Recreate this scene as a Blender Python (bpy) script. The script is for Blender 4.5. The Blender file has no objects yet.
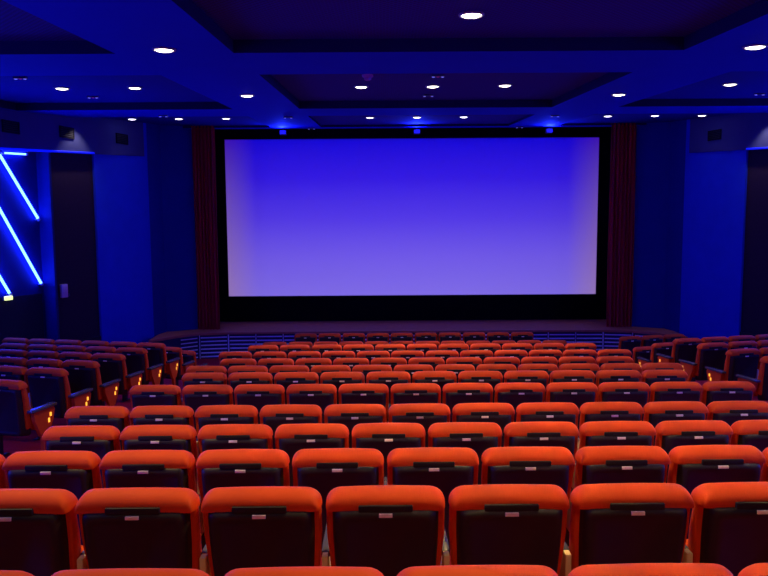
import bpy, bmesh, math, random
from mathutils import Vector, Matrix
random.seed(7)
C = bpy.context.scene.collection
PI = math.pi
ZC = 3.55          # camera height above the flat floor in front of the stage
CX = 0.87          # centre line of the room

# ------------------------------------------------------------------ materials
def mat(name, col, rough=.7, spec=.3, metal=0., var=0., vscale=20., bump=0., bscale=200., emit=None, estr=0.):
    m = bpy.data.materials.new(name); m.use_nodes = True
    nt = m.node_tree; b = nt.nodes['Principled BSDF']
    b.inputs['Base Color'].default_value = (*col, 1)
    b.inputs['Roughness'].default_value = rough
    b.inputs['Metallic'].default_value = metal
    b.inputs['Specular IOR Level'].default_value = spec
    tc = nt.nodes.new('ShaderNodeTexCoord')
    if var:
        n = nt.nodes.new('ShaderNodeTexNoise'); n.inputs['Scale'].default_value = vscale
        n.inputs['Detail'].default_value = 4
        nt.links.new(tc.outputs['Object'], n.inputs['Vector'])
        mx = nt.nodes.new('ShaderNodeMix'); mx.data_type = 'RGBA'
        mx.inputs['A'].default_value = (*[c*(1-var) for c in col], 1)
        mx.inputs['B'].default_value = (*[min(1, c*(1+var)) for c in col], 1)
        nt.links.new(n.outputs['Fac'], mx.inputs['Factor'])
        nt.links.new(mx.outputs['Result'], b.inputs['Base Color'])
    if bump:
        n = nt.nodes.new('ShaderNodeTexNoise'); n.inputs['Scale'].default_value = bscale
        nt.links.new(tc.outputs['Object'], n.inputs['Vector'])
        bp = nt.nodes.new('ShaderNodeBump'); bp.inputs['Strength'].default_value = bump
        bp.inputs['Distance'].default_value = .005
        nt.links.new(n.outputs['Fac'], bp.inputs['Height'])
        nt.links.new(bp.outputs['Normal'], b.inputs['Normal'])
    if emit:
        b.inputs['Emission Color'].default_value = (*emit, 1)
        b.inputs['Emission Strength'].default_value = estr
    return m

M = {}
M['red'] = mat('red_fabric', (.76, .084, .013), .6, .2, var=.12, vscale=9, bump=.25, bscale=350)
M['shell'] = mat('black_shell', (.022, .018, .024), .5, .35, var=.2, vscale=14)
M['strip'] = mat('black_rubber', (.016, .016, .017), .6, .3)
M['plate'] = mat('pale_plate', (.92, .88, .78), .35, .5)
M['arm'] = mat('black_plastic', (.09, .095, .12), .25, .9)
M['cream'] = mat('cream_bracket', (.85, .82, .45), .6, .3)
M['leg'] = mat('dark_steel', (.03, .03, .035), .5, .4)
M['amber'] = mat('amber_marker', (.5, .3, .03), .5, .3, emit=(1, .42, .04), estr=1.6)
M['carpet'] = mat('red_carpet', (.34, .014, .045), .95, .05, var=.25, vscale=40, bump=.4)
M['nosing'] = mat('pale_nosing', (.75, .7, .72), .5, .3)
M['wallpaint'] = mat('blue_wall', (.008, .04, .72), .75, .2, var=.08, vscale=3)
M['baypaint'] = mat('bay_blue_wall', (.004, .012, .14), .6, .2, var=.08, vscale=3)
M['wainscot'] = mat('dark_wainscot', (.02, .022, .04), .7, .2, var=.2)
M['darkpanel'] = mat('dark_fabric_panel', (.035, .02, .05), .9, .1, var=.2, vscale=25)
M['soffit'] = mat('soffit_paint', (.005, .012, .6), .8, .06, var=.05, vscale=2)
M['black'] = mat('black_velvet', (.004, .004, .006), .95, .05)
M['bulk'] = mat('bulkhead_paint', (.05, .06, .22), .8, .1, var=.08, vscale=3)
M['splay'] = mat('stage_wing_shade', (.006, .025, .30), .8, .1, var=.1, vscale=3)  # wall blue darkened to put the shade of the stage wings into the colour
M['lip'] = mat('lip_paint', (.02, .05, .8), .6, .2)
M['curtain'] = mat('wine_velvet', (.46, .010, .05), .9, .1, var=.2, vscale=12)
M['screen'] = mat('white_screen', (.25, .25, .25), .95, .0)
M['deck'] = mat('stage_boards', (.50, .15, .11), .6, .25, var=.25, vscale=6)
M['stagefront'] = mat('stage_front_paint', (.03, .03, .09), .6, .3)
M['slat'] = mat('pale_slat', (.8, .8, 1.), .45, .4)
M['neon'] = mat('neon_tube', (.3, .4, .9), .4, .3, emit=(.017, .046, 1.), estr=34)
M['cap'] = mat('pale_cap', (.5, .6, .7), .4, .4)
M['lamp'] = mat('lamp_lens', (1, .95, .85), .4, .3, emit=(1., .86, .66), estr=9)
M['lampcold'] = mat('far_lamp_lens', (1, .95, .95), .4, .3, emit=(.9, .82, 1.), estr=6)
M['trim'] = mat('lamp_ring', (.25, .25, .30), .4, .5)
M['reflector'] = mat('lamp_reflector', (.75, .66, .4), .3, .5, metal=.6)
M['bluelens'] = mat('blue_lens', (.05, .08, .8), .4, .3, emit=(.02, .02, 1), estr=.7)
M['ledlens'] = mat('tiny_led_lens', (.3, .3, .8), .4, .3, emit=(.25, .25, 1), estr=.4)
M['redled'] = mat('tiny_red_led', (.5, .05, .2), .4, .3, emit=(.6, .03, .3), estr=.25)
M['fixture'] = mat('ceiling_fixture', (.05, .05, .16), .6, .3)
M['detector'] = mat('violet_plastic', (.45, .22, .55), .6, .3)
M['vent'] = mat('vent_metal', (.01, .01, .02), .7, .2)
M['ventfin'] = mat('vent_fin_metal', (.02, .02, .04), .6, .3)
M['whitebox'] = mat('pale_plastic', (.62, .55, .72), .6, .3)
M['yellowlamp'] = mat('yellow_lens', (.9, .9, .4), .4, .3, emit=(.85, .95, .32), estr=1.3)

def perforated():
    m = mat('perforated_panel', (.14, .035, .10), .85, .1)
    nt = m.node_tree; b = nt.nodes['Principled BSDF']
    tc = nt.nodes.new('ShaderNodeTexCoord')
    sx = nt.nodes.new('ShaderNodeSeparateXYZ'); nt.links.new(tc.outputs['Object'], sx.inputs[0])
    outs = []
    for ax in ('X', 'Y'):
        a = nt.nodes.new('ShaderNodeMath'); a.operation = 'MULTIPLY'; a.inputs[1].default_value = 2*PI/.07
        s = nt.nodes.new('ShaderNodeMath'); s.operation = 'SINE'
        nt.links.new(sx.outputs[ax], a.inputs[0]); nt.links.new(a.outputs[0], s.inputs[0]); outs.append(s)
    p = nt.nodes.new('ShaderNodeMath'); p.operation = 'MULTIPLY'
    nt.links.new(outs[0].outputs[0], p.inputs[0]); nt.links.new(outs[1].outputs[0], p.inputs[1])
    g = nt.nodes.new('ShaderNodeMath'); g.operation = 'GREATER_THAN'; g.inputs[1].default_value = .25
    nt.links.new(p.outputs[0], g.inputs[0])
    mx = nt.nodes.new('ShaderNodeMix'); mx.data_type = 'RGBA'
    mx.inputs['A'].default_value = (.030, .008, .27, 1); mx.inputs['B'].default_value = (.025, .006, .14, 1)
    nt.links.new(g.outputs[0], mx.inputs['Factor']); nt.links.new(mx.outputs['Result'], b.inputs['Base Color'])
    return m
M['perf'] = perforated()

# ------------------------------------------------------------------ helpers
def mesh_from(name, verts, faces, m, smooth=False, sharp=None):
    me = bpy.data.meshes.new(name)
    me.from_pydata([tuple(v) for v in verts], [], faces); me.update()
    bm = bmesh.new(); bm.from_mesh(me); bmesh.ops.recalc_face_normals(bm, faces=bm.faces); bm.to_mesh(me); bm.free()
    me.materials.append(m)
    if smooth:
        for p in me.polygons: p.use_smooth = True
        if sharp: me.set_sharp_from_angle(angle=math.radians(sharp))
    return me

def obj(name, me, parent=None, loc=None):
    o = bpy.data.objects.new(name, me); C.objects.link(o)
    if parent: o.parent = parent
    if loc: o.location = loc
    return o

def tag(o, label, cat, group=None):
    o['label'] = label; o['category'] = cat
    if group: o['group'] = group
    return o

def empty(name, loc, rz=0., label=None, cat=None, group=None):
    o = bpy.data.objects.new(name, None); C.objects.link(o)
    o.empty_display_size = .1; o.location = loc; o.rotation_euler = (0, 0, rz)
    if label: tag(o, label, cat, group)
    return o

def struct(o):
    o['kind'] = 'structure'; return o

class MB:
    """collects shapes into one mesh"""
    def __init__(s): s.v = []; s.f = []; s.mi = []
    def add(s, v, f, mi=0):
        n = len(s.v); s.v += [tuple(q) for q in v]; s.f += [tuple(i+n for i in q) for q in f]; s.mi += [mi]*len(f)
    def box(s, x0, x1, y0, y1, z0, z1, mi=0, bev=0.):
        if bev:
            bm = bmesh.new(); bmesh.ops.create_cube(bm, size=1)
            for q in bm.verts: q.co = ((x0+x1)/2+q.co.x*(x1-x0), (y0+y1)/2+q.co.y*(y1-y0), (z0+z1)/2+q.co.z*(z1-z0))
            bmesh.ops.bevel(bm, geom=bm.edges[:], offset=bev, segments=2, affect='EDGES', profile=.6)
            bm.verts.index_update()
            s.add([q.co[:] for q in bm.verts], [[q.index for q in f.verts] for f in bm.faces], mi); bm.free(); return
        v = [(x, y, z) for z in (z0, z1) for y in (y0, y1) for x in (x0, x1)]
        s.add(v, [(0, 2, 3, 1), (4, 5, 7, 6), (0, 1, 5, 4), (1, 3, 7, 5), (3, 2, 6, 7), (2, 0, 4, 6)], mi)
    def prism(s, poly, z0, z1, mi=0):
        g = lambda z, p: z(p) if callable(z) else z
        n = len(poly)
        v = [(p[0], p[1], g(z0, p)) for p in poly] + [(p[0], p[1], g(z1, p)) for p in poly]
        f = [tuple(range(n-1, -1, -1)), tuple(range(n, 2*n))] + [(i, (i+1) % n, n+(i+1) % n, n+i) for i in range(n)]
        s.add(v, f, mi)
    def tube(s, a, b, r, seg=12, mi=0, r2=None):
        a = Vector(a); b = Vector(b); d = (b-a).normalized(); r2 = r if r2 is None else r2
        u = d.orthogonal().normalized(); w = d.cross(u)
        v = []
        for P, R in ((a, r), (b, r2)):
            v += [P+R*(math.cos(2*PI*k/seg)*u+math.sin(2*PI*k/seg)*w) for k in range(seg)]
        f = [tuple(range(seg-1, -1, -1)), tuple(range(seg, 2*seg))] + [(k, (k+1) % seg, seg+(k+1) % seg, seg+k) for k in range(seg)]
        s.add(v, f, mi)
    def lathe(s, prof, seg=24, mi=0):
        v = []; f = []
        for r, z in prof: v += [(r*math.cos(2*PI*k/seg), r*math.sin(2*PI*k/seg), z) for k in range(seg)]
        for i in range(len(prof)-1):
            for k in range(seg):
                f.append((i*seg+k, i*seg+(k+1) % seg, (i+1)*seg+(k+1) % seg, (i+1)*seg+k))
        f.append(tuple(range(seg))); f.append(tuple(range((len(prof)-1)*seg, len(prof)*seg)))
        s.add(v, f, mi)
    def mesh(s, name, mats, smooth=False, sharp=None):
        if not isinstance(mats, (list, tuple)): mats = [mats]
        me = mesh_from(name, s.v, s.f, mats[0], smooth, sharp)
        for m in mats[1:]: me.materials.append(m)
        if len(mats) > 1:
            for p, i in zip(me.polygons, s.mi): p.material_index = i
        return me

# ------------------------------------------------------------------ the cinema seat
H = .98
def ybase(z): return (H-z)*.12
def outline(hw_top, hw_bot, z_top, z_bot, r_top, r_bot, n=7):
    """rounded front outline, counter-clockwise from lower right"""
    def hw(z): return hw_bot+(hw_top-hw_bot)*max(0, min(1, (z-z_bot)/(.76-z_bot)))
    pts = []
    for k in range(n):
        a = -PI/2+k/(n-1)*PI/2; z = z_bot+r_bot+r_bot*math.sin(a); pts.append((hw(z)-r_bot+r_bot*math.cos(a), z))
    for k in range(1, 7):
        z = z_bot+r_bot+(z_top-r_top-z_bot-r_bot)*k/7; pts.append((hw(z), z))
    for k in range(n):
        a = k/(n-1)*PI/2; z = z_top-r_top+r_top*math.sin(a); pts.append((hw(z_top)-r_top+r_top*math.cos(a), z))
    pts += [(hw(z_top)-r_top)*t for t in ()]
    for k in range(1, 6):
        pts.append(((hw(z_top)-r_top)*(1-2*k/6), z_top+.004*math.sin(PI*k/6)))
    return pts + [(-x, z) for x, z in reversed(pts[:-5])]

def layered(layers, m, name, smooth=True, sharp=None):
    """layers: list of (outline, y offset function of z); lofted, capped at both ends"""
    v = []; f = []; n = len(layers[0][0])
    for ol, yf in layers: v += [(x, yf(z), z) for x, z in ol]
    for i in range(len(layers)-1):
        for k in range(n):
            f.append((i*n+k, i*n+(k+1) % n, (i+1)*n+(k+1) % n, (i+1)*n+k))
    f.append(tuple(range(n))); f.append(tuple(range((len(layers)-1)*n, len(layers)*n)))
    return mesh_from(name, v, f, m, smooth, sharp)

def make_headrest():
    """padded roll over the top of the backrest, overhanging to the rear"""
    L = []; N = 7
    def ol(q): return outline(.283-.022*q, .281-.018*q, H-.070*q, .891+.002*q, .076-.066*q, .006-.002*q)
    for k in range(N+1):
        a = k/N*PI/2; q = 1-math.sin(a); yo = .085*(1-math.cos(a))
        L.append((ol(q), (lambda yo: lambda z: ybase(z)+yo)(yo)))
    for k in range(1, N+1):
        a = k/N*PI/2; q = 1-math.cos(a); yo = .04*(1-math.sin(a))
        L.append((ol(q), (lambda yo: lambda z: ybase(z)+.130-yo)(yo)))
    return layered(L, M['red'], 'headrest')
def make_backrest():
    """upholstered front of the backrest with side wings that deepen towards the seat"""
    th = lambda z: .105+(H-z)*.12
    L = []; N = 6
    for k in range(N+1):
        a = k/N*PI/2; q = 1-math.sin(a); yo = .03*(1-math.cos(a))
        L.append((outline(.279-.014*q, .248-.014*q,   .955-.02*q, .40+.012*q, .075-.02*q, .035), (lambda yo: lambda z: ybase(z)+.042+yo)(yo)))
    for k in range(1, N+1):
        a = k/N*PI/2; q = 1-math.cos(a); yo = .05*(1-math.sin(a))
        L.append((outline(.279-.045*q, .248-.040*q, .955-.03*q, .40+.012*q, .075-.01*q, .035), (lambda yo: lambda z: ybase(z)+th(z)-yo)(yo)))
    return layered(L, M['red'], 'backrest')

def make_shell():
    def ol(i): return outline(.242-i, .220-i,   .900-i, .335+i, .03, .045-i*.3)
    Y = lambda d: (lambda z: ybase(z)+d)
    L = [(ol(.052), Y(-.014)), (ol(.044), Y(-.020)), (ol(.022), Y(-.019)), (ol(.006), Y(-.004)), (ol(0), Y(.015)), (ol(-.018), Y(.10))]
    return layered(L, M['shell'], 'back_shell', True, 50)

def make_seat_cushion():
    def ol(i): return outline(.222-i, .215-i, .585-i, .34+i, .06, .06)
    Y = lambda d: (lambda z: .255+(.8-z)*.06+d)
    L = [(ol(.03), Y(0)), (ol(.008), Y(.012)), (ol(0), Y(.035)), (ol(0), Y(.07)), (ol(.012), Y(.10)), (ol(.04), Y(.112))]
    return layered(L, M['red'], 'seat_cushion')

def bm_box(name, m, *boxes, bev=.006):
    b = MB()
    for q in boxes: b.box(*q, bev=bev)
    return b.mesh(name, m, True, 40)

ME = {}
ME['backrest'] = make_backrest(); ME['headrest'] = make_headrest(); ME['back_shell'] = make_shell(); ME['seat_cushion'] = make_seat_cushion()
yb = ybase(.92)
ME['grip_strip'] = bm_box('grip_strip', M['strip'], (-.125, .125, yb-.013, yb+.03, .893, .924))
yb = ybase(.88)
ME['number_plate'] = bm_box('number_plate', M['plate'], (-.031, .031, yb-.024, yb-.01, .871, .888), bev=.002)
def armset(x):
    return [('armrest', bm_box('armrest', M['arm'], (x-.022, x+.022, .13, .50, .612, .642), bev=.010)),
            ('armrest_bracket', bm_box('armrest_bracket', M['cream'], (x-.015, x+.015, .08, .13, .44, .640), (x-.014, x+.014, .12, .42, .42, .612), bev=.006)),
            ('leg', bm_box('leg', M['leg'], (x-.014, x+.014, .20, .32, .0, .40), (x-.03, x+.03, .14, .40, 0, .015), bev=.004))]
ARM_L = armset(-.29); ARM_R = armset(.29)
def endset(s):
    x = .30*s
    b = MB()
    prof = [(.24, .30), (.15, .50), (.14, .585), (.16, .60), (.45, .60), (.475, .57), (.44, .44), (.37, .30), (.33, .28), (.33, 0), (.27, 0), (.27, .28)]
    v = [(x-.024, y, z) for y, z in prof] + [(x+.024, y, z) for y, z in prof]; n = len(prof)
    b.add(v, [tuple(range(n)), tuple(range(2*n-1, n-1, -1))] + [(i, (i+1) % n, n+(i+1) % n, n+i) for i in range(n)])
    pad = bm_box('armrest', M['arm'], (x-.042, x+.042, .10, .50, .600, .636), bev=.013)
    xo = x+.026*s
    lt = bm_box('row_marker_light', M['amber'], (min(xo-.004, xo+.004), max(xo-.004, xo+.004), .385, .412, .495, .540),
                (min(xo-.004, xo+.004), max(xo-.004, xo+.004), .355, .380, .430, .480), bev=.002)
    return [('end_panel', b.mesh('end_panel', M['red'])), ('armrest', pad), ('row_marker_light', lt)]
END_L = endset(-1); END_R = endset(1)

def make_seat(left, right):
    root = bpy.data.objects.new('cinema_chair', None); root.empty_display_size = .1
    parts = [(n, ME[n]) for n in ('backrest', 'headrest', 'back_shell', 'grip_strip', 'number_plate', 'seat_cushion')]
    parts += {'arm': ARM_L, 'end': END_L, None: []}[left]
    parts += {'arm': ARM_R, 'end': END_R, None: []}[right]
    ch = []
    for n, me in parts:
        o = bpy.data.objects.new(n, me); o.parent = root; ch.append(o)
    return root, ch
PROTO = {}
def place_seat(x, y, z, rz, label, group, left='arm', right=None):
    key = (left, right)
    if key not in PROTO: PROTO[key] = make_seat(left, right)
    r0, ch0 = PROTO[key]
    r = r0.copy(); C.objects.link(r); r.location = (x, y, z); r.rotation_euler = (0, 0, rz)
    for c in ch0:
        d = c.copy(); d.parent = r; C.objects.link(d)
    return tag(r, label, 'chair', group)

ORD = 'first second third fourth fifth sixth seventh eighth ninth tenth eleventh twelfth thirteenth'.split()
# centre block: row depth, tread height, left edge of first seat, number of seats
ROWS = [(2.08, 1.460, -1.726, 6), (3.00, 1.368, -2.031, 7), (3.92, 1.237, -2.899, 10), (4.88, 1.105, -2.584, 10),
        (5.83, .997, -2.879, 11), (7.21, .855, -2.846, 12), (8.18, .778, -2.564, 11), (9.09, .674, -2.785, 12),
        (10.02, .589, -2.545, 11), (10.96, .522, -2.800, 12), (11.90, .468, -2.505, 11), (14.87, 0., -2.788, 12), (16.06, 0., -2.227, 10)]
DZ = .011
ROWS = [(a, b-DZ if b > .05 else b, c+.015, d) for a, b, c, d in ROWS]
for i, (Y, z, x0, n) in enumerate(ROWS):
    p = .58 if i < 12 else .592
    rowname = ('nearest row' if i == 0 else
               'front row by the stage' if i == 12 else 'row just behind the front row' if i == 11 else
               ORD[i]+' row from the camera')
    for k in range(n):
        x = x0+.277+p*k
        tilt = .007 if i < 5 else 0.
        if k == 0: side = 'leftmost'
        elif k == n-1: side = 'rightmost'
        else: side = ORD[k]+' from left'
        label = f"red cinema chair, {side} in the centre block's {rowname}"
        l, r = 'arm', None
        if k == 0 and i >= 3: l = 'end'
        if k == n-1: r = 'end' if i >= 5 else 'arm'
        place_seat(x, Y-.075+tilt*x, z, tilt, label, 'centre block seats', l, r)
# side blocks, turned towards the screen: depth and tread height of the aisle seat, number of seats seen
AL = math.radians(12.5)
LROWS = [(7.21, .91, 1), (8.17, .84, 2), (9.09, .75, 3), (10.02, .67, 4), (10.96, .59, 5), (11.90, .51, 6), (12.85, .26, 1), (13.80, 0., 1)]
RROWS = [(9.09, .76, 1), (10.02, .68, 2), (10.96, .61, 3), (11.90, .53, 4), (12.85, .28, 1), (13.80, .02, 1), (15.25, 0., 3)]
XL, XR = -4.02, 5.30
LROWS = [(a, b-DZ if b > .05 else b, c) for a, b, c in LROWS]; RROWS = [(a, b-DZ if b > .05 else b, c) for a, b, c in RROWS]
for blk, rows, X0, sg in (('left', LROWS, XL, -1), ('right', RROWS, XR, 1)):
    for i, (Y, z, n) in enumerate(rows):
        for k in range(n):
            d = .285+.58*k
            x = X0+sg*d*math.cos(AL)+(.22 if Y > 15 else 0); y = Y+d*math.sin(AL)
            which = 'aisle seat' if k == 0 else ORD[k]+' from aisle'
            rn = 'front row by the stage' if (blk == 'right' and i == 6) else 'nearest row' if i == 0 else ORD[i]+' row from camera'
            label = f"red cinema chair, {which} in the {blk} block's {rn}"
            if k == 0: l, r = (('arm', 'end') if sg < 0 else ('end', 'arm'))
            else: l, r = (('arm', None) if sg < 0 else (None, 'arm'))
            place_seat(x, y-.06, z, sg*AL, label, blk+' block seats', l, r)

# ------------------------------------------------------------------ floor: raked terraces
fl = MB()
G = .175
ZB = -.6
def wide(y0, y1, z): fl.prism([(-10.6, y0), (12.3, y0), (12.3, y1), (-10.6, y1)], ZB, z)
wide(-4.6, .08, 1.75); wide(.08, 1.02, 1.65); wide(1.02, ROWS[0][0]-G-.01, 1.55)
for i in range(4): wide(ROWS[i][0]-G-.01, ROWS[i+1][0]-G-.01, ROWS[i][1])
# centre block and aisles
AX0, AX1 = XL+.0, XR-.0
ys = [r[0]-G for r in ROWS[4:11]] + [12.73, 13.68]
zs = [r[1] for r in ROWS[4:11]] + [.24]
for i in range(len(zs)): fl.prism([(AX0, ys[i]-(.01 if i == 0 else 0)), (AX1, ys[i]-(.01 if i == 0 else 0)), (AX1, ys[i+1]), (AX0, ys[i+1])], ZB, zs[i])
fl.prism([(-10.6, 13.0), (12.3, 13.0), (12.3, 20.6), (-10.6, 20.6)], ZB, 0.)
TA = math.tan(AL)
def side_treads(rows, X0, sg):
    E = 6.6
    lines = [r[0]-G for r in rows if r[1] > .05]; zz = [r[1] for r in rows if r[1] > .05]
    y0 = 5.70
    p = lambda y: [(X0, y), (X0+sg*E, y+E*TA)]
    a, b = p(lines[0]); fl.prism([(X0, y0), a, b, (X0+sg*E, y0)][::sg], ZB, zz[0]+.09)
    for i in range(len(zz)):
        y1 = lines[i+1] if i+1 < len(lines) else lines[i]+.93
        a, b = p(lines[i]); c, d = p(y1)
        fl.prism([a, c, d, b][::sg], ZB, zz[i])
side_treads(LROWS, XL, -1); side_treads(RROWS, XR, 1)
struct(obj('floor', fl.mesh('floor', M['carpet'])))
tn = MB()
tn.box(-4.21, -4.03, 8.03, 8.075, LROWS[1][1], LROWS[1][1]+.012)
for (Y, z) in [(r[0]-G, r[1]) for r in ROWS[5:11]]:
    tn.box(-3.40, -3.22, Y+.002, Y+.05, z, z+.008)
struct(obj('trim_1', tn.mesh('trim_1', M['nosing'])))

# ------------------------------------------------------------------ ceiling: sloped soffit with coffers
def zs_(y): return ZC+1.447+.0715*y
cl = MB(); pan = MB()
def xm(x): return 2*CX-x
xb = [-10.6, -7.45, -3.05, -1.70, xm(-1.70), xm(-3.05), xm(-7.45), 12.3]
ybk = [-4.6, -3.2, 7.75, 9.3, 13.7, 15.2, 18.45, 18.9]
dep = {1: .15, 3: .15, 5: .06}
for i in range(len(xb)-1):
    for j in range(len(ybk)-1):
        x0, x1, y0, y1 = xb[i], xb[i+1], ybk[j], ybk[j+1]
        if i in (1, 3, 5) and j in dep:
            e = dep[j]
            a = [(x0, y0), (x1, y0), (x1, y1), (x0, y1)]
            lo = [(x, y, zs_(y)) for x, y in a]; hi = [(x, y, zs_(y)+e) for x, y in a]
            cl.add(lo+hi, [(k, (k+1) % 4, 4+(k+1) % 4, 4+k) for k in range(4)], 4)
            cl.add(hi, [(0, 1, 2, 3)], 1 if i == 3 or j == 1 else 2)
        else:
            cl.add([(x0, y0, zs_(y0)), (x1, y0, zs_(y0)), (x1, y1, zs_(y1)), (x0, y1, zs_(y1))], [(0, 1, 2, 3)])
y = 18.9
cl.add([(-10.6, y, zs_(y)), (12.3, y, zs_(y)), (12.3, y, 7.4), (-10.6, y, 7.4)], [(0, 1, 2, 3)])
cl.add([(-10.6, y, 7.4), (12.3, y, 7.4), (12.3, 20.6, 7.4), (-10.6, 20.6, 7.4)], [(0, 1, 2, 3)], 3)
me = bpy.data.meshes.new('ceiling'); me.from_pydata(cl.v, [], cl.f); me.update()
M['cside'] = mat('coffer_side_shade', (.012, .005, .07), .85, .05)  # dark colour paints in the shade on the coffer sides
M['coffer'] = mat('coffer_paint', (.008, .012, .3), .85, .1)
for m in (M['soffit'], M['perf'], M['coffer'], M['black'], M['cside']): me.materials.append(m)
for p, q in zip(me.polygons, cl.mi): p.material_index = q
struct(obj('ceiling', me))

# ------------------------------------------------------------------ side walls (left built, right mirrored about the centre line)
T = Vector((.339, .941)); Nn = Vector((.941, -.339)); B0 = Vector((-7.5, 13.8))
def wp(s, off): q = B0+T*s+Nn*off; return (q.x, q.y)
def strip(s0, s1, o0, o1): return [wp(s0, o0), wp(s1, o0), wp(s1, o1), wp(s0, o1)]
for side in ('left', 'right'):
    mir = (lambda poly: poly) if side == 'left' else (lambda poly: [(xm(x), y) for x, y in poly])
    w = MB()      # 0 paint, 1 bay paint, 2 wainscot, 3 dark panel
    low = lambda p: zs_(p[1])-.80
    top = lambda p: zs_(p[1])+.25
    w.prism(mir(strip(-6, 3.76, .05, -.75)), low, top, 4)              # bulkhead
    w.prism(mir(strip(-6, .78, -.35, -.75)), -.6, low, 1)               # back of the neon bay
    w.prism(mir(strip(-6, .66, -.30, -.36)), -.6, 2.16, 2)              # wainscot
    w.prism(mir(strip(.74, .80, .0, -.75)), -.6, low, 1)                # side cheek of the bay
    w.prism(mir(strip(.80, 2.06, -.06, -.75)), -.6, low, 3)             # dark recess
    w.prism(mir(strip(.80, 2.06, -.03, -.08)), -.6, 1.0, 2)
    w.prism(mir(strip(2.06, 3.96, .0, -.75)), -.6, top, 0)              # wide pier
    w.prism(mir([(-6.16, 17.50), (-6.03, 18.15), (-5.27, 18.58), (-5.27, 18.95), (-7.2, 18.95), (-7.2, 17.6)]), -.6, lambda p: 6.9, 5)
    a = wp(-6, .05)
    w.prism(mir([(a[0], a[1]), (a[0], -4.6), (a[0]-.6, -4.6), (a[0]-.6, a[1]+.3)]), -.6, lambda p: zs_(p[1])+.25, 0)
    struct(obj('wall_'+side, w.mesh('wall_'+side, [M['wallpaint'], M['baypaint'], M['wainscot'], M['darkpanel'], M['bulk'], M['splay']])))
w = MB(); w.box(-10.6, 12.3, -4.9, -4.6, -.6, 5.2); struct(obj('wall_rear', w.mesh('wall_rear', M['darkpanel'])))
w = MB(); w.box(-7.2, xm(-7.2), 20.45, 20.6, -.6, 7.4)
w.box(-7.2, -7.0, 18.95, 20.5, -.6, 7.4); w.box(xm(-7.0), xm(-7.2), 18.95, 20.5, -.6, 7.4)
struct(obj('wall_front', w.mesh('wall_front', M['black'])))

# vents on the bulkhead, pale boxes and lamps on the dark recesses
RZ = math.atan2(-.339, .941)      # local +x along the wall normal
def on_wall(name, s, off, z, side, label, cat, group=None):
    x, y = wp(s, off); rz = RZ
    if side == 'right': x = xm(x); rz = PI-RZ
    return empty(name, (x, y, z), rz, label, cat, group)
def box_mesh(name, m, *b, bev=0.004): return bm_box(name, m, *b, bev=bev)
vent_frame = MB()
for q in ((-.20, -.18, -.125, .125), (.18, .20, -.125, .125), (-.18, .18, .105, .125), (-.18, .18, -.125, -.105)):
    vent_frame.box(0, .03, q[0], q[1], q[2], q[3])
vfm = vent_frame.mesh('vent_frame', M['vent'])
vb = MB(); vb.box(.0, .006, -.18, .18, -.105, .105); vbm = vb.mesh('vent_backing', M['vent'])
vsl = MB()
for k in range(5):
    z = -.08+k*.04
    vsl.add([(.008, -.18, z+.012), (.008, .18, z+.012), (.026, .18, z-.010), (.026, -.18, z-.010), (.010, -.18, z+.015), (.010, .18, z+.015), (.028, .18, z-.007), (.028, -.18, z-.007)],
            [(0, 1, 2, 3), (4, 5, 6, 7), (0, 1, 5, 4), (2, 3, 7, 6), (0, 3, 7, 4), (1, 2, 6, 5)])
vslm = vsl.mesh('vent_fins', M['ventfin'])
for side, s, z, lab in [('left', -.22, 5.63, "dark vent grille at the photo's left edge, high on the left bulkhead"),
                        ('left', 1.22, 5.71, 'dark square vent grille above the warm light patch on the left bulkhead'),
                        ('left', 2.95, 5.78, 'dark vent grille nearest the screen on the left bulkhead'),
                        ('right', 2.95, 5.78, 'dark vent grille nearest the screen on the right bulkhead')]:
    v = on_wall('vent_grille', s, .051, z, side, lab, 'vent', 'bulkhead vents')
    obj('vent_frame', vfm, v); obj('vent_backing', vbm, v); obj('vent_fins', vslm, v)
for side in ('left', 'right'):
    b = on_wall('wall_box', 1.0, -.059, 2.19, side, f'small pale box mounted on the dark {side} wall recess', 'wall box')
    obj('housing', box_mesh('housing', M['whitebox'], (0, .07, -.085, .085, -.15, .15), bev=.012), b)
    obj('cover_lip', box_mesh('cover_lip', M['whitebox'], (.068, .085, -.065, .065, -.06, .12), bev=.006), b)
    obj('switch', box_mesh('switch', M['fixture'], (.03, .09, .085, .115, -.13, -.07), bev=.004), b)

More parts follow.
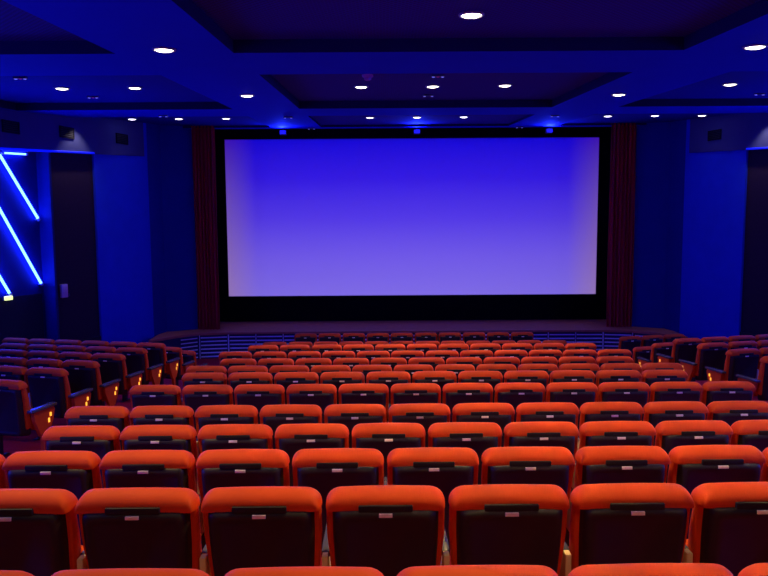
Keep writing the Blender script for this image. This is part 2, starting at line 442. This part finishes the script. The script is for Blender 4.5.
# neon tubes
NEON = [((-7.95, 13.38, 5.72), 0, 0)]
def tube_pts(a, b): return a, b
def along(s, off, z): x, y = wp(s, off); return (x, y, z)
neon_lab = ['upper slanting blue neon tube starting below the left bulkhead', 'middle and longest slanting blue neon tube in the left wall bay',
            'lowest slanting blue neon tube, ending above the yellow lamp on the left wall', 'short horizontal blue neon tube under the left bulkhead lip']
def zline(s, s1, z1, slope): return z1-(s-s1)*slope
segs = [(-.25, 5.12, .64, 3.79), (-1.25, 4.21+ (1.25-.41)*1.72, .63, 2.37), (-1.9, 2.21+(1.9-.18)*1.75, -.18, 2.23)]
more = [(-3.1, 5.1, -2.2, 3.6), (-4.3, 5.0, -2.9, 2.6), (-5.5, 4.9, -4.4, 2.9)]
segs[1] = (-.96, 5.12, .63, 2.37)
for side in ('left', 'right'):
    for i, (s0, z0, s1, z1) in enumerate(segs+more+[(-.16, 5.135, .42, 5.165)]):
        a = Vector(along(s0, -.27, z0)); b = Vector(along(s1, -.27, z1))
        if side == 'right': a.x = xm(a.x); b.x = xm(b.x)
        n = Vector((Nn.x, Nn.y, 0)) if side == 'left' else Vector((-Nn.x, Nn.y, 0))
        last = i == 6
        if i < 3: lab = neon_lab[i]
        elif last: lab = neon_lab[3]
        else: lab = 'blue neon tube further back along the left wall'
        if side == 'right': lab = 'blue neon tube in the right wall bay beyond the photo edge'
        root = empty('neon_tube', a, 0, lab, 'neon light', 'left wall neon tubes' if (side == 'left' and (i < 3 or last)) else side+' neon tubes out of view')
        d = b-a
        t = MB(); t.tube((0, 0, 0), d, .019 if last else .027, 14)
        obj('glass_tube', t.mesh('glass_tube', M['neon'], True, 60), root)
        for e in (Vector((0, 0, 0)), d):
            u = d.normalized()*(.06 if e.length else -.06)
            c = MB(); c.tube(e-u*.4, e+u*.5, .036 if not last else .026, 14); c.tube(e, e-n*.08, .02, 10)
            obj('end_cap', c.mesh('end_cap', M['cap'], True, 40), root)
M['lipglow'] = mat('blue_lip_glow', (.02, .03, .6), .5, .3, emit=(.0, .006, 1.), estr=.85)  # glowing band added for the neon light on the bulkhead lip
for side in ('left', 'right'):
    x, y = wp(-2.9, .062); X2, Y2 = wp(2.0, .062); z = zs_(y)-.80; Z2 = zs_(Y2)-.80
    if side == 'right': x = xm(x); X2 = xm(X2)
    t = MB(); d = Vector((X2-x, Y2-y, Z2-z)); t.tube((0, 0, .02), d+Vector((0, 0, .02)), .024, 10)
    o = obj('lip_glow_band', t.mesh('lip_glow_band', M['lipglow'], True, 60), None, (x, y, z))
    tag(o, f'long thin blue band, added neon glow along the lower edge of the {side} bulkhead', 'light strip')
lp = on_wall('wall_lamp', -.25, -.30, 2.15, 'left', 'small yellow lamp on the left wall below the lowest neon tube', 'lamp')
obj('lamp_body', box_mesh('lamp_body', M['fixture'], (0, .05, -.10, .10, -.05, .05), bev=.01), lp)
obj('lamp_lens', box_mesh('lamp_lens', M['yellowlamp'], (.05, .085, -.095, .095, -.045, .045), bev=.014), lp)

# ------------------------------------------------------------------ ceiling fittings
SL = math.atan(.0715)
ring = MB(); ring.lathe([(.120, .004), (.124, -.006), (.118, -.016), (.100, -.018), (.094, -.006), (.094, .004)])
ringm = ring.mesh('trim_ring', M['trim'], True, 40)
lens = MB(); lens.lathe([(.093, .0), (.093, -.010), (.075, -.022), (.04, -.029), (.008, -.031)])
lensm = lens.mesh('lens', M['lamp'], True, 60); lensc = lensm.copy(); lensc.materials[0] = M['lampcold']
def downlight(x, y, off, lab, cold, sc=1.):
    r = empty('downlight', (x, y, zs_(y)+off-.001), 0, lab, 'ceiling light', 'recessed ceiling downlights'); r.rotation_euler = (SL, 0, 0); r.scale = (sc, sc, sc)
    obj('trim_ring', ringm, r); obj('lens', lensc if cold else lensm, r)
    return r
K = 16.25
far = [(-6.38, 17.1), (-5.17, 17.04), (-3.96, 16.99), (-.33, 17.1), (.87, 17.18), (2.06, 17.13), (5.72, 17.11), (6.95, 17.19), (8.13, 17.14)]
fl_lab = ['left', 'middle', 'right']
for i, (x, y) in enumerate(far):
    grp = ['left', 'centre', 'right'][i//3]
    sc_ = K/y
    downlight(x*sc_, K, .06, f'small ceiling downlight near the screen, {fl_lab[i%3]} one of the {grp} trio', True, .98)
mid = [(-5.49, 11.56, 'outer downlight in the left ceiling coffer'), (-4.24, 11.55, 'inner downlight in the left ceiling coffer'),
       (-.37, 11.61, 'left of three downlights in the second central ceiling coffer'), (.86, 11.6, 'middle of three downlights in the second central ceiling coffer'),
       (2.09, 11.54, 'right of three downlights in the second central ceiling coffer'), (5.96, 11.59, 'downlight in the right ceiling coffer')]
for x, y, lab in mid: downlight(x, y, .15, lab, False, 1.05)
for x, y, lab in [(-2.31, 11.48, 'downlight on the left ceiling beam between two coffers'), (4.08, 11.66, 'downlight on the right ceiling beam between two coffers'),
                  (-2.41, 7.49, 'large near downlight on the left ceiling beam'), (4.14, 7.54, "large near downlight at the photo's right edge on the ceiling beam")]:
    downlight(x, y, 0, lab, False, 1.05)
downlight(.87, 6.65, .15, 'large yellowish downlight in the nearest central ceiling coffer', False, 1.05)
# tiny twin-lens fittings
tb = box_mesh('fitting_body', M['fixture'], (-.10, .10, -.03, .03, -.03, 0.), bev=.008)
tl = MB(); tl.lathe([(.024, -.028), (.024, -.040), (.012, -.044)]); tlm = tl.mesh('led_lens', M['ledlens'], True, 60)
tr = MB(); tr.lathe([(.02, -.028), (.02, -.036), (.01, -.038)]); trm = tr.mesh('red_indicator', M['redled'], True, 60)
TW = [(-5.53, 10.32, .15, 'tiny twin-lens fitting at the near edge of the left coffer', 1), (-5.44, 12.66, .15, 'tiny twin-lens fitting behind the outer downlight of the left coffer', 1),
      (.85, 10.39, .15, 'tiny twin-lens fitting with red dot before the middle central downlight', 1), (.86, 12.75, .15, 'tiny twin-lens fitting behind the middle central downlight', 0),
      (-2.16, 15.32, 0, 'tiny twin-lens fitting on the left beam near the screen', 0), (-4.83, 14.8, 0, 'tiny twin-lens fitting before the left far trio of downlights', 0),
      (3.93, 15.37, 0, 'tiny twin-lens fitting on the right beam near the screen', 0),
      (7.18, 12.85, .15, "tiny twin-lens fitting in the right coffer at the photo's right edge", 0), (-1.98, 18.6, 0, 'tiny twin-lens fitting above the left part of the screen', 0),
      (3.78, 18.6, 0, 'tiny twin-lens fitting above the right part of the screen', 0)]
for x, y, off, lab, red in TW:
    r = empty('twin_spot_fitting', (x, y, zs_(y)+off-.001), 0, lab, 'ceiling fitting', 'tiny ceiling fittings'); r.rotation_euler = (SL, 0, 0)
    obj('fitting_body', tb, r)
    for dx in (-.07, .07): obj('led_lens', tlm, r, (dx, 0, 0))
    if red: obj('red_indicator', trm, r)
r = empty('smoke_detector', (-.23, 10.35, zs_(10.35)+.149), 0, 'violet-tinted smoke detector on the second central ceiling coffer', 'detector'); r.rotation_euler = (SL, 0, 0)
d = MB(); d.lathe([(.085, 0), (.085, -.03), (.07, -.04)]); obj('detector_base', d.mesh('detector_base', M['detector'], True, 40), r)
d = MB(); d.lathe([(.055, -.04), (.055, -.07), (.035, -.085), (.01, -.088)]); obj('sensor_head', d.mesh('sensor_head', M['detector'], True, 40), r)
# blue fixtures above the screen
for x, lab in ((-2.8, 'left'), (.95, 'middle'), (4.65, 'right')):
    r = empty('blue_stage_light', (x, 18.80, zs_(18.8)-.002), 0, f'{lab} one of three small blue lights hung above the screen', 'stage light', 'blue lights above the screen')
    obj('lamp_housing', box_mesh('lamp_housing', M['fixture'], (-.09, .09, -.05, .08, -.17, -.05), bev=.012), r)
    obj('lens', box_mesh('lens', M['bluelens'], (-.08, .08, -.062, -.05, -.16, -.06), bev=.004), r)
    obj('bracket', box_mesh('bracket', M['fixture'], (-.015, .015, -.015, .015, -.06, 0), bev=.003), r)

# ------------------------------------------------------------------ stage, screen, curtains
SY = 20.1; ZS = .72
sx0, sx1, sz0, sz1 = -4.755, 6.485, 1.49, 6.22
scr = empty('cinema_screen', (CX, SY, ZS), 0, 'wide cinema screen glowing blue to lavender above the stage', 'screen')
b = MB(); b.box(sx0-CX, sx1-CX, 0, .03, sz0-ZS, sz1-ZS); obj('screen_surface', b.mesh('screen_surface', M['screen']), scr)
b = MB()
b.box(-6.2, sx0-CX, -.03, .06, 0, 6.1); b.box(sx1-CX, 6.2, -.03, .06, 0, 6.1)
b.box(sx0-CX, sx1-CX, -.03, .06, 0, sz0-ZS); b.box(sx0-CX, sx1-CX, -.03, .06, sz1-ZS, 6.1)
obj('black_masking', b.mesh('black_masking', M['black']), scr)

arc = [(-6.05, 16.75), (-5.80, 17.02), (-5.50, 17.45), (-5.05, 17.82), (-4.3, 17.96), (-2.8, 18.0)]
arc = arc + [(xm(x), y) for x, y in reversed(arc)]
st = empty('stage', (CX, 18.0, 0)); struct(st); st['category'] = 'stage'; st['label'] = 'low wooden stage with a louvred curved front under the screen'
lo = lambda p: (p[0]-CX, p[1]-18.0)
b = MB(); b.prism([lo(p) for p in arc]+[lo((8.0, 20.1)), lo((-6.26, 20.1))], ZS-.06, ZS); obj('stage_deck', b.mesh('stage_deck', M['deck']), st)
inner = [(CX+(x-CX)*.995, y+.10) for x, y in arc]
b = MB(); b.prism([lo(p) for p in inner]+[lo((7.9, 20.0)), lo((-6.16, 20.0))], 0, ZS-.06); obj('stage_base', b.mesh('stage_base', M['stagefront']), st)
# louvred front panels, about half a metre wide
pts = []
for (a, b_) in zip(arc[:-1], arc[1:]):
    L = math.dist(a, b_); n = max(1, round(L/.62))
    pts += [(a[0]+(b_[0]-a[0])*k/n, a[1]+(b_[1]-a[1])*k/n) for k in range(n)]
pts.append(arc[-1])
for a, c in zip(pts[:-1], pts[1:]):
    a = Vector(lo(a)); c = Vector(lo(c)); t = (c-a).normalized(); nn = Vector((t.y, -t.x))
    b = MB()
    for k in range(6):
        z = .03+k*.105
        for (z0, z1, o0, o1) in ((z+.01, z+.040, .005, .045),):
            q = [a+t*.03+nn*(o1-.10), c-t*.03+nn*(o1-.10)]
            P = [(q[0].x, q[0].y, z0), (q[1].x, q[1].y, z0), (q[1].x-nn.x*.05, q[1].y-nn.y*.05, z0+.0), (q[0].x-nn.x*.05, q[0].y-nn.y*.05, z0+.0)]
            P2 = [(p[0], p[1], z1) for p in P]
            b.add(P+P2, [(0, 1, 2, 3), (4, 5, 6, 7), (0, 1, 5, 4), (1, 2, 6, 5), (2, 3, 7, 6), (3, 0, 4, 7)])
    e = a
    for e in (a, c):
        u = t*.009; q = [e-u-nn*.062, e+u-nn*.062, e+u-nn*.10, e-u-nn*.10]
        b.prism([(p.x, p.y) for p in q], 0, ZS-.06)
    obj('louvre_panel', b.mesh('louvre_panel', M['slat']), st)

def curtain(x0, x1, lab):
    n = 90; rows = 10; y0 = 18.42
    v = []; f = []
    W = x1-x0
    for j in range(rows+1):
        z = ZS+.015+(6.85-ZS)*j/rows
        for fr in (0, 1):
            for i in range(n+1):
                u = i/n
                yy = .055*math.sin(u*2*PI*6.5+.5*math.sin(j*.5))+.02*math.sin(u*2*PI*15+j*.2)
                v.append((x0+W*u-(x0+x1)/2, yy+(.02 if fr else 0), z-ZS))
    m = 2*(n+1)
    for j in range(rows):
        for i in range(n):
            a = j*m+i; f.append((a, a+1, a+1+m, a+m))
            a = j*m+n+1+i; f.append((a, a+m, a+1+m, a+1))
        for i in (0, n):
            a = j*m+i; bq = j*m+n+1+i; f.append((a, bq, bq+m, a+m))
    for j in (0, rows):
        for i in range(n):
            a = j*m+i; f.append((a, a+1, a+n+2, a+n+1))
    o = obj('stage_curtain', mesh_from('stage_curtain', v, f, M['curtain'], True, 60), None, ((x0+x1)/2, y0, ZS))
    return tag(o, lab, 'curtain', 'stage curtains')
curtain(-5.25, -4.63, 'wine red curtain hanging left of the screen')
curtain(6.27, 6.97, 'wine red curtain hanging right of the screen')

# ------------------------------------------------------------------ lights
def spot(name, loc, target, power, col, size, blend=.6, r=.08):
    l = bpy.data.lights.new(name, 'SPOT'); l.energy = power; l.color = col; l.spot_size = math.radians(size); l.spot_blend = blend; l.shadow_soft_size = r
    o = bpy.data.objects.new(name, l); C.objects.link(o); o.location = loc
    o.rotation_euler = (Vector(target)-Vector(loc)).to_track_quat('-Z', 'Y').to_euler(); return o
def area(name, loc, target, power, col, sx, sy):
    l = bpy.data.lights.new(name, 'AREA'); l.shape = 'RECTANGLE'; l.size = sx; l.size_y = sy; l.energy = power; l.color = col
    o = bpy.data.objects.new(name, l); C.objects.link(o); o.location = loc
    o.rotation_euler = (Vector(target)-Vector(loc)).to_track_quat('-Z', 'Y').to_euler(); return o
WARM = (1., .66, .24)
P_WARM = 400
for (x, y, off, k) in [(.87, 6.65, .15, 1.1), (-.37, 11.61, .15, .7), (.86, 11.6, .15, .7), (2.09, 11.54, .15, .7), (-2.41, 7.49, 0, .33), (4.14, 7.54, 0, .33),
                       (-2.31, 11.48, 0, .13), (4.08, 11.66, 0, .13), (-2.41, 3.9, 0, .7), (4.14, 3.9, 0, .7), (.87, 3.3, .15, .9), (.87, .3, .15, .35), (-2.4, .5, 0, .2), (4.14, .5, 0, .2),
                       (-4.24, 11.55, .15, .05), (5.96, 11.59, .15, .08)]:
    z = zs_(y)+off-.05
    spot('downlight_beam', (x, y, z), (x, y+.01, 0), P_WARM*k, WARM, 112, 1., .09)
for x in (-6.0, -5.0, -3.8, -.3, .87, 2.0, 5.5, 6.6, 7.7):
    spot('far_downlight_beam', (x, K, zs_(K)+.0), (x, K+.01, 0), 6, (1., .75, .6), 100, .8, .08)
# warm wash on the bulkheads
for side in ('left', 'right'):
    x, y = wp(1.45, .33); tx, ty = wp(1.45, .22)
    if side == 'right': x = xm(x); tx = xm(tx)
    spot('bulkhead_wash', (x, y, zs_(y)-.03), (tx, ty, 4.5), 45, (1., .8, .6), 85, .7, .04)

BLUE = (.012, .03, 1.)
for sgn in (-1, 1):
    X = CX+sgn*8.6
    area('blue_side_fill', (X, 3.0, 4.1), (CX-sgn*2, 5.0, 5.6), 620, BLUE, .4, 9)  # added blue fill from both sides, no fitting behind it
for side, pw in (('left', 150), ('right', 90)):       # glow of the neon bays over the side blocks
    x, y = wp(-1.2, .08); tx, ty = wp(-1.2, 3.)
    if side == 'right': x = xm(x); tx = xm(tx)
    area('neon_bay_glow', (x, y, 3.6), (tx, ty, 2.6), pw, BLUE, 3.2, 2.4)
for x in (-2.8, .95, 4.65):
    spot('blue_stage_beam', (x, 18.70, zs_(18.8)-.13), (x, 6, 4.0), 260, BLUE, 150, .9, .08)

# added spot at the back paints the screen's blue-to-lavender light as a gradient
PP = Vector((CX, -3.3, ZC+.98))
l = bpy.data.lights.new('screen_gradient_spot', 'SPOT'); l.energy = 66500; l.spot_size = math.radians(44); l.spot_blend = 0.; l.shadow_soft_size = 0.004
po = bpy.data.objects.new('screen_gradient_spot', l); C.objects.link(po); po.location = PP
zmid = (sz0+sz1)/2; D = SY-PP.y
po.rotation_euler = (PI/2, 0, 0)            # looks straight along +Y; the gradient is shifted inside the beam
l.use_nodes = True; nt = l.node_tree; em = nt.nodes['Emission']
tc = nt.nodes.new('ShaderNodeTexCoord'); sp = nt.nodes.new('ShaderNodeSeparateXYZ'); nt.links.new(tc.outputs['Normal'], sp.inputs[0])
def mth(op, a, b=None, clamp=False):
    n = nt.nodes.new('ShaderNodeMath'); n.operation = op; n.use_clamp = clamp
    for i, q in enumerate((a, b)):
        if q is None: continue
        if isinstance(q, (int, float)): n.inputs[i].default_value = q
        else: nt.links.new(q, n.inputs[i])
    return n.outputs[0]
az = mth('ABSOLUTE', sp.outputs['Z'])
px = mth('DIVIDE', sp.outputs['X'], az); pz = mth('DIVIDE', sp.outputs['Y'], az)
U = mth('DIVIDE', mth('SUBTRACT', mth('MULTIPLY', px, D), sx0-PP.x+.01), sx1-sx0-.02)
V = mth('DIVIDE', mth('SUBTRACT', mth('MULTIPLY', pz, D), sz0-PP.z+.01), sz1-sz0-.02)
def mask(c): return mth('MULTIPLY', mth('GREATER_THAN', c, 0.), mth('LESS_THAN', c, 1.))
msk = mth('MULTIPLY', mask(U), mask(V))
rmp = nt.nodes.new('ShaderNodeValToRGB'); nt.links.new(V, rmp.inputs[0])
cr = rmp.color_ramp; cr.elements[0].position = 0; cr.elements[0].color = (.27, .19, .95, 1); cr.elements[1].position = 1; cr.elements[1].color = (.002, .0, .80, 1)
for p_, c_ in ((.25, (.20, .125, .95)), (.5, (.10, .048, .93)), (.75, (.035, .010, .88))):
    e = cr.elements.new(p_); e.color = (*c_, 1)
ed = nt.nodes.new('ShaderNodeValToRGB'); ue = mth('ABSOLUTE', mth('SUBTRACT', U, .5)); nt.links.new(ue, ed.inputs[0])
e0, e1 = ed.color_ramp.elements; e0.position = .42; e0.color = (0, 0, 0, 1); e1.position = .5; e1.color = (1, 1, 1, 1)
mix = nt.nodes.new('ShaderNodeMix'); mix.data_type = 'RGBA'; mix.blend_type = 'MIX'
rm2 = nt.nodes.new('ShaderNodeValToRGB'); nt.links.new(V, rm2.inputs[0])
c2 = rm2.color_ramp; c2.elements[0].color = (.42, .25, .56, 1); c2.elements[1].color = (.07, .01, .48, 1)
nt.links.new(mth('MULTIPLY', ed.outputs[0], .85), mix.inputs['Factor']); nt.links.new(rmp.outputs[0], mix.inputs['A']); nt.links.new(rm2.outputs[0], mix.inputs['B'])
nt.links.new(mix.outputs['Result'], em.inputs['Color']); nt.links.new(msk, em.inputs['Strength'])

w = bpy.data.worlds.new('World'); bpy.context.scene.world = w; w.use_nodes = True
w.node_tree.nodes['Background'].inputs[0].default_value = (.001, .001, .01, 1)

# ------------------------------------------------------------------ camera
cam = bpy.data.cameras.new('camera'); co = bpy.data.objects.new('camera', cam); C.objects.link(co)
cam.sensor_width = 36; cam.lens = 660/768*36
pitch = math.atan(60/660); rho = .0064
fwv = Vector((0, math.cos(pitch), -math.sin(pitch))); rt = Vector((1, 0, 0)); up = Vector((0, math.sin(pitch), math.cos(pitch)))
r2 = (rt-rho*up).normalized(); u2 = (up+rho*rt).normalized()
m3 = Matrix((r2, u2, -fwv)).transposed()
co.matrix_world = Matrix.Translation((0, 0, ZC)) @ m3.to_4x4()
cam.clip_start = .05
S = bpy.context.scene; S.camera = co
S.view_settings.view_transform = 'Standard'; S.view_settings.look = 'None'; S.view_settings.gamma = 1; S.view_settings.use_curve_mapping = False
S.view_settings.exposure = 0
